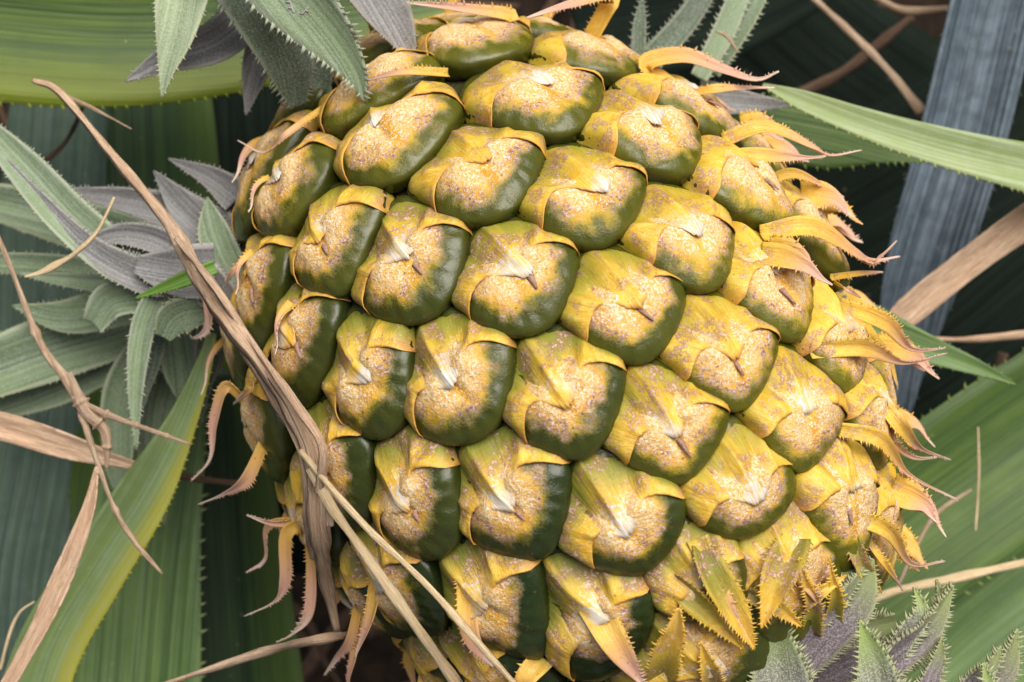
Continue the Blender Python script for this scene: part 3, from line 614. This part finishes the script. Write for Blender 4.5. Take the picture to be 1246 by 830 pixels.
stalk('dry_stalk',D_STRAW,[[F(366,548,4,40),F(400,590,4,36),F(450,645,4,30),F(520,712,4,30),F(580,780,4,30),F(650,860,4,30)]],'pale straw from the dry stalk to the bottom edge, right one of the pair','straw','pair of pale straws over the lower left of the fruit',nseg=60)
stalk('dry_stalk',D_STRAW,[[F(378,570,6,30),F(402,615,6,28),F(440,668,6,28),F(490,740,6,28),F(560,840,6,28)]],'pale straw over the lower left eyes, lower and left one of the pair','straw','pair of pale straws over the lower left of the fruit',nseg=60)
stalk('dry_stalk',D_BRN,[[(-10,270,60,2.5),(15,330,60,3.2),(50,420,60,3.5),(80,462,62,6),(97,500,62,3.5),(118,562,64,3.2),(140,620,64,3),(165,660,64,3),(197,698,66,1.5)],
 [(82,455,62,6),(104,500,66,7),(128,525,62,6),(130,570,60,3)],[(88,484,66,3),(135,506,68,4.5),(180,522,68,3.5),(232,541,68,1.5)]],'forked knotty brown stalk hanging in front of the left leaves',nodes=(.3,.55,.8),nseg=80)
leaf('dry_leaf_blade',D_PINK,[(-60,505,-60,16),(10,520,-60,17),(80,542,-62,15),(140,560,-66,8),(184,570,-70,2)],'wide pinkish brown dry blade entering at the left edge','dry blade',fold=.4,crump=.12,nseg=50)
leaf('dry_leaf_blade',D_PINK,[(118,568,66,2),(108,620,64,8),(82,690,60,12),(50,760,56,11),(12,830,50,9),(-10,870,50,9)],'pale pink dry blade hanging down to the bottom left corner','dry blade',fold=.45,crump=.15,nseg=60)
stalk('dry_stalk',D_STRAW,[[(139,240,80,1.2),(118,282,82,2),(92,308,82,4),(70,322,82,5),(50,332,80,3),(30,337,80,1.2)]],'short twisted pale straw over the left rosette','straw',lump=.5)
stalk('dry_stalk',D_BRN,[[(70,112,20,2.5),(110,130,20,2.5),(160,157,20,1)]],'thin short twig beside the top of the long dry stalk','twig')
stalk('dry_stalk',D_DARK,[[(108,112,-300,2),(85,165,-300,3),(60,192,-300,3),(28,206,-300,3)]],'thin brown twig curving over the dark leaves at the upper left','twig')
stalk('dry_stalk',D_BRN,[[(190,836,120,3),(260,812,110,4.5),(330,790,100,6),(390,778,160,6),F(440,770,4,6)]],'mottled brown stalk lying along the bottom edge below the hooked bracts',rough=.3)
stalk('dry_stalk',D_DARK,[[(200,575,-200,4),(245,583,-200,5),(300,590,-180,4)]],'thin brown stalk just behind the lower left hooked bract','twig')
stalk('dry_stalk',D_STRAW,[[(0,815,-60,1.5),(12,770,-60,2),(24,745,-60,2),(42,732,-60,1)]],'tiny pale thread at the bottom of the left edge','straw')
stalk('dry_stalk',D_BRN,[[(975,-15,-420,4),(1030,35,-410,4.5),(1080,85,-400,4.5),(1122,138,-390,6)]],'brown twig slanting down from the top edge at the right','twig')
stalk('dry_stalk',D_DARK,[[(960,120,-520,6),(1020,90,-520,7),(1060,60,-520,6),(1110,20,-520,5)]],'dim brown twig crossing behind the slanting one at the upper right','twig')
stalk('dry_stalk',D_BRN,[[(1062,-5,-420,4),(1100,13,-420,5),(1155,12,-420,4)]],'short brown twig at the top edge beside the blue grey leaf','twig')
leaf('dry_leaf_blade',D_PINK,[(1400,170,-180,22),(1250,268,-190,20),(1180,318,-200,18),(1110,374,-210,18),(1080,402,-215,12)],'smooth pink dry blade entering from the right edge','dry blade',fold=.4,nseg=50)
stalk('dry_stalk',D_PINK,[[(1120,412,-240,2),(1180,413,-240,4),(1260,405,-240,5)]],'thin pinkish twig below the pink blade at the right edge','twig')
stalk('dry_stalk',D_DARK,[[(1222,430,-500,6),(1200,500,-520,9),(1170,560,-540,8)]],'dark rusty twig low at the right edge above the broad leaf','twig')
stalk('dry_stalk',D_STRAW,[[(1040,742,-120,2),(1085,720,-130,5),(1160,704,-140,5),(1270,680,-150,5)]],'pale brown straw running right from the crown over the green leaf','straw')
stalk('dry_stalk',D_BRN,[[(1090,718,-200,2),(1115,665,-200,3),(1140,625,-200,3),(1182,596,-200,1.5)]],'thin bent twig on the broad green leaf at the lower right','twig')
stalk('dry_stalk',D_STRAW,[[(1190,520,-200,1),(1191,580,-200,1.8),(1187,646,-200,1.4)]],'short upright pale straw on the broad green leaf','straw')
stalk('dry_stalk',D_BRN,[[(872,38,-40,1.2),(885,45,-40,2),(897,62,-40,1.2)]],'tiny brown fleck of twig above the upper right spines','twig')
FST=22; SKY=.052; SAZ=25; SEL=55; SUN=3.2; SANG=55; EXPO=.58
# ------------------------------------------------------------------ camera and light
cd=bpy.data.cameras.new('camera'); cam=bpy.data.objects.new('camera',cd); COL.objects.link(cam); SC.camera=cam
cam.location=(0,0,D*S); cd.sensor_width=36; cd.lens=36*D/1246; cd.clip_start=.01; cd.clip_end=50
cd.dof.use_dof=True; cd.dof.focus_distance=(D-270)*S; cd.dof.aperture_fstop=FST
SC.render.resolution_x=1024; SC.render.resolution_y=682
w=bpy.data.worlds.new('World'); SC.world=w; w.use_nodes=True; nt=w.node_tree; nt.nodes.clear()
sky=nt.nodes.new('ShaderNodeTexSky'); sky.sky_type='NISHITA'; sky.sun_disc=False
bg=nt.nodes.new('ShaderNodeBackground'); ow=nt.nodes.new('ShaderNodeOutputWorld'); hs=nt.nodes.new('ShaderNodeHueSaturation'); hs.inputs['Saturation'].default_value=.25; nt.links.new(sky.outputs[0],hs.inputs['Color']); nt.links.new(hs.outputs[0],bg.inputs[0]); nt.links.new(bg.outputs[0],ow.inputs[0])
bg.inputs[1].default_value=SKY
az=math.radians(SAZ); el=math.radians(SEL)   # direction towards the sun
sd=V(math.cos(el)*math.sin(az),math.cos(el)*math.cos(az),math.sin(el))
sky.sun_elevation=el; sky.sun_rotation=az
sky.dust_density=3; sky.air_density=1
sl=bpy.data.lights.new('sun','SUN'); sl.energy=SUN; sl.angle=math.radians(SANG); sl.color=(1,.95,.87)
so=bpy.data.objects.new('sun',sl); COL.objects.link(so)
from mathutils import Vector
so.rotation_euler=Vector((-sd).tolist()).to_track_quat('-Z','Y').to_euler()
SC.view_settings.view_transform='Standard'; SC.view_settings.look='None'; SC.view_settings.gamma=1; SC.view_settings.exposure=EXPO
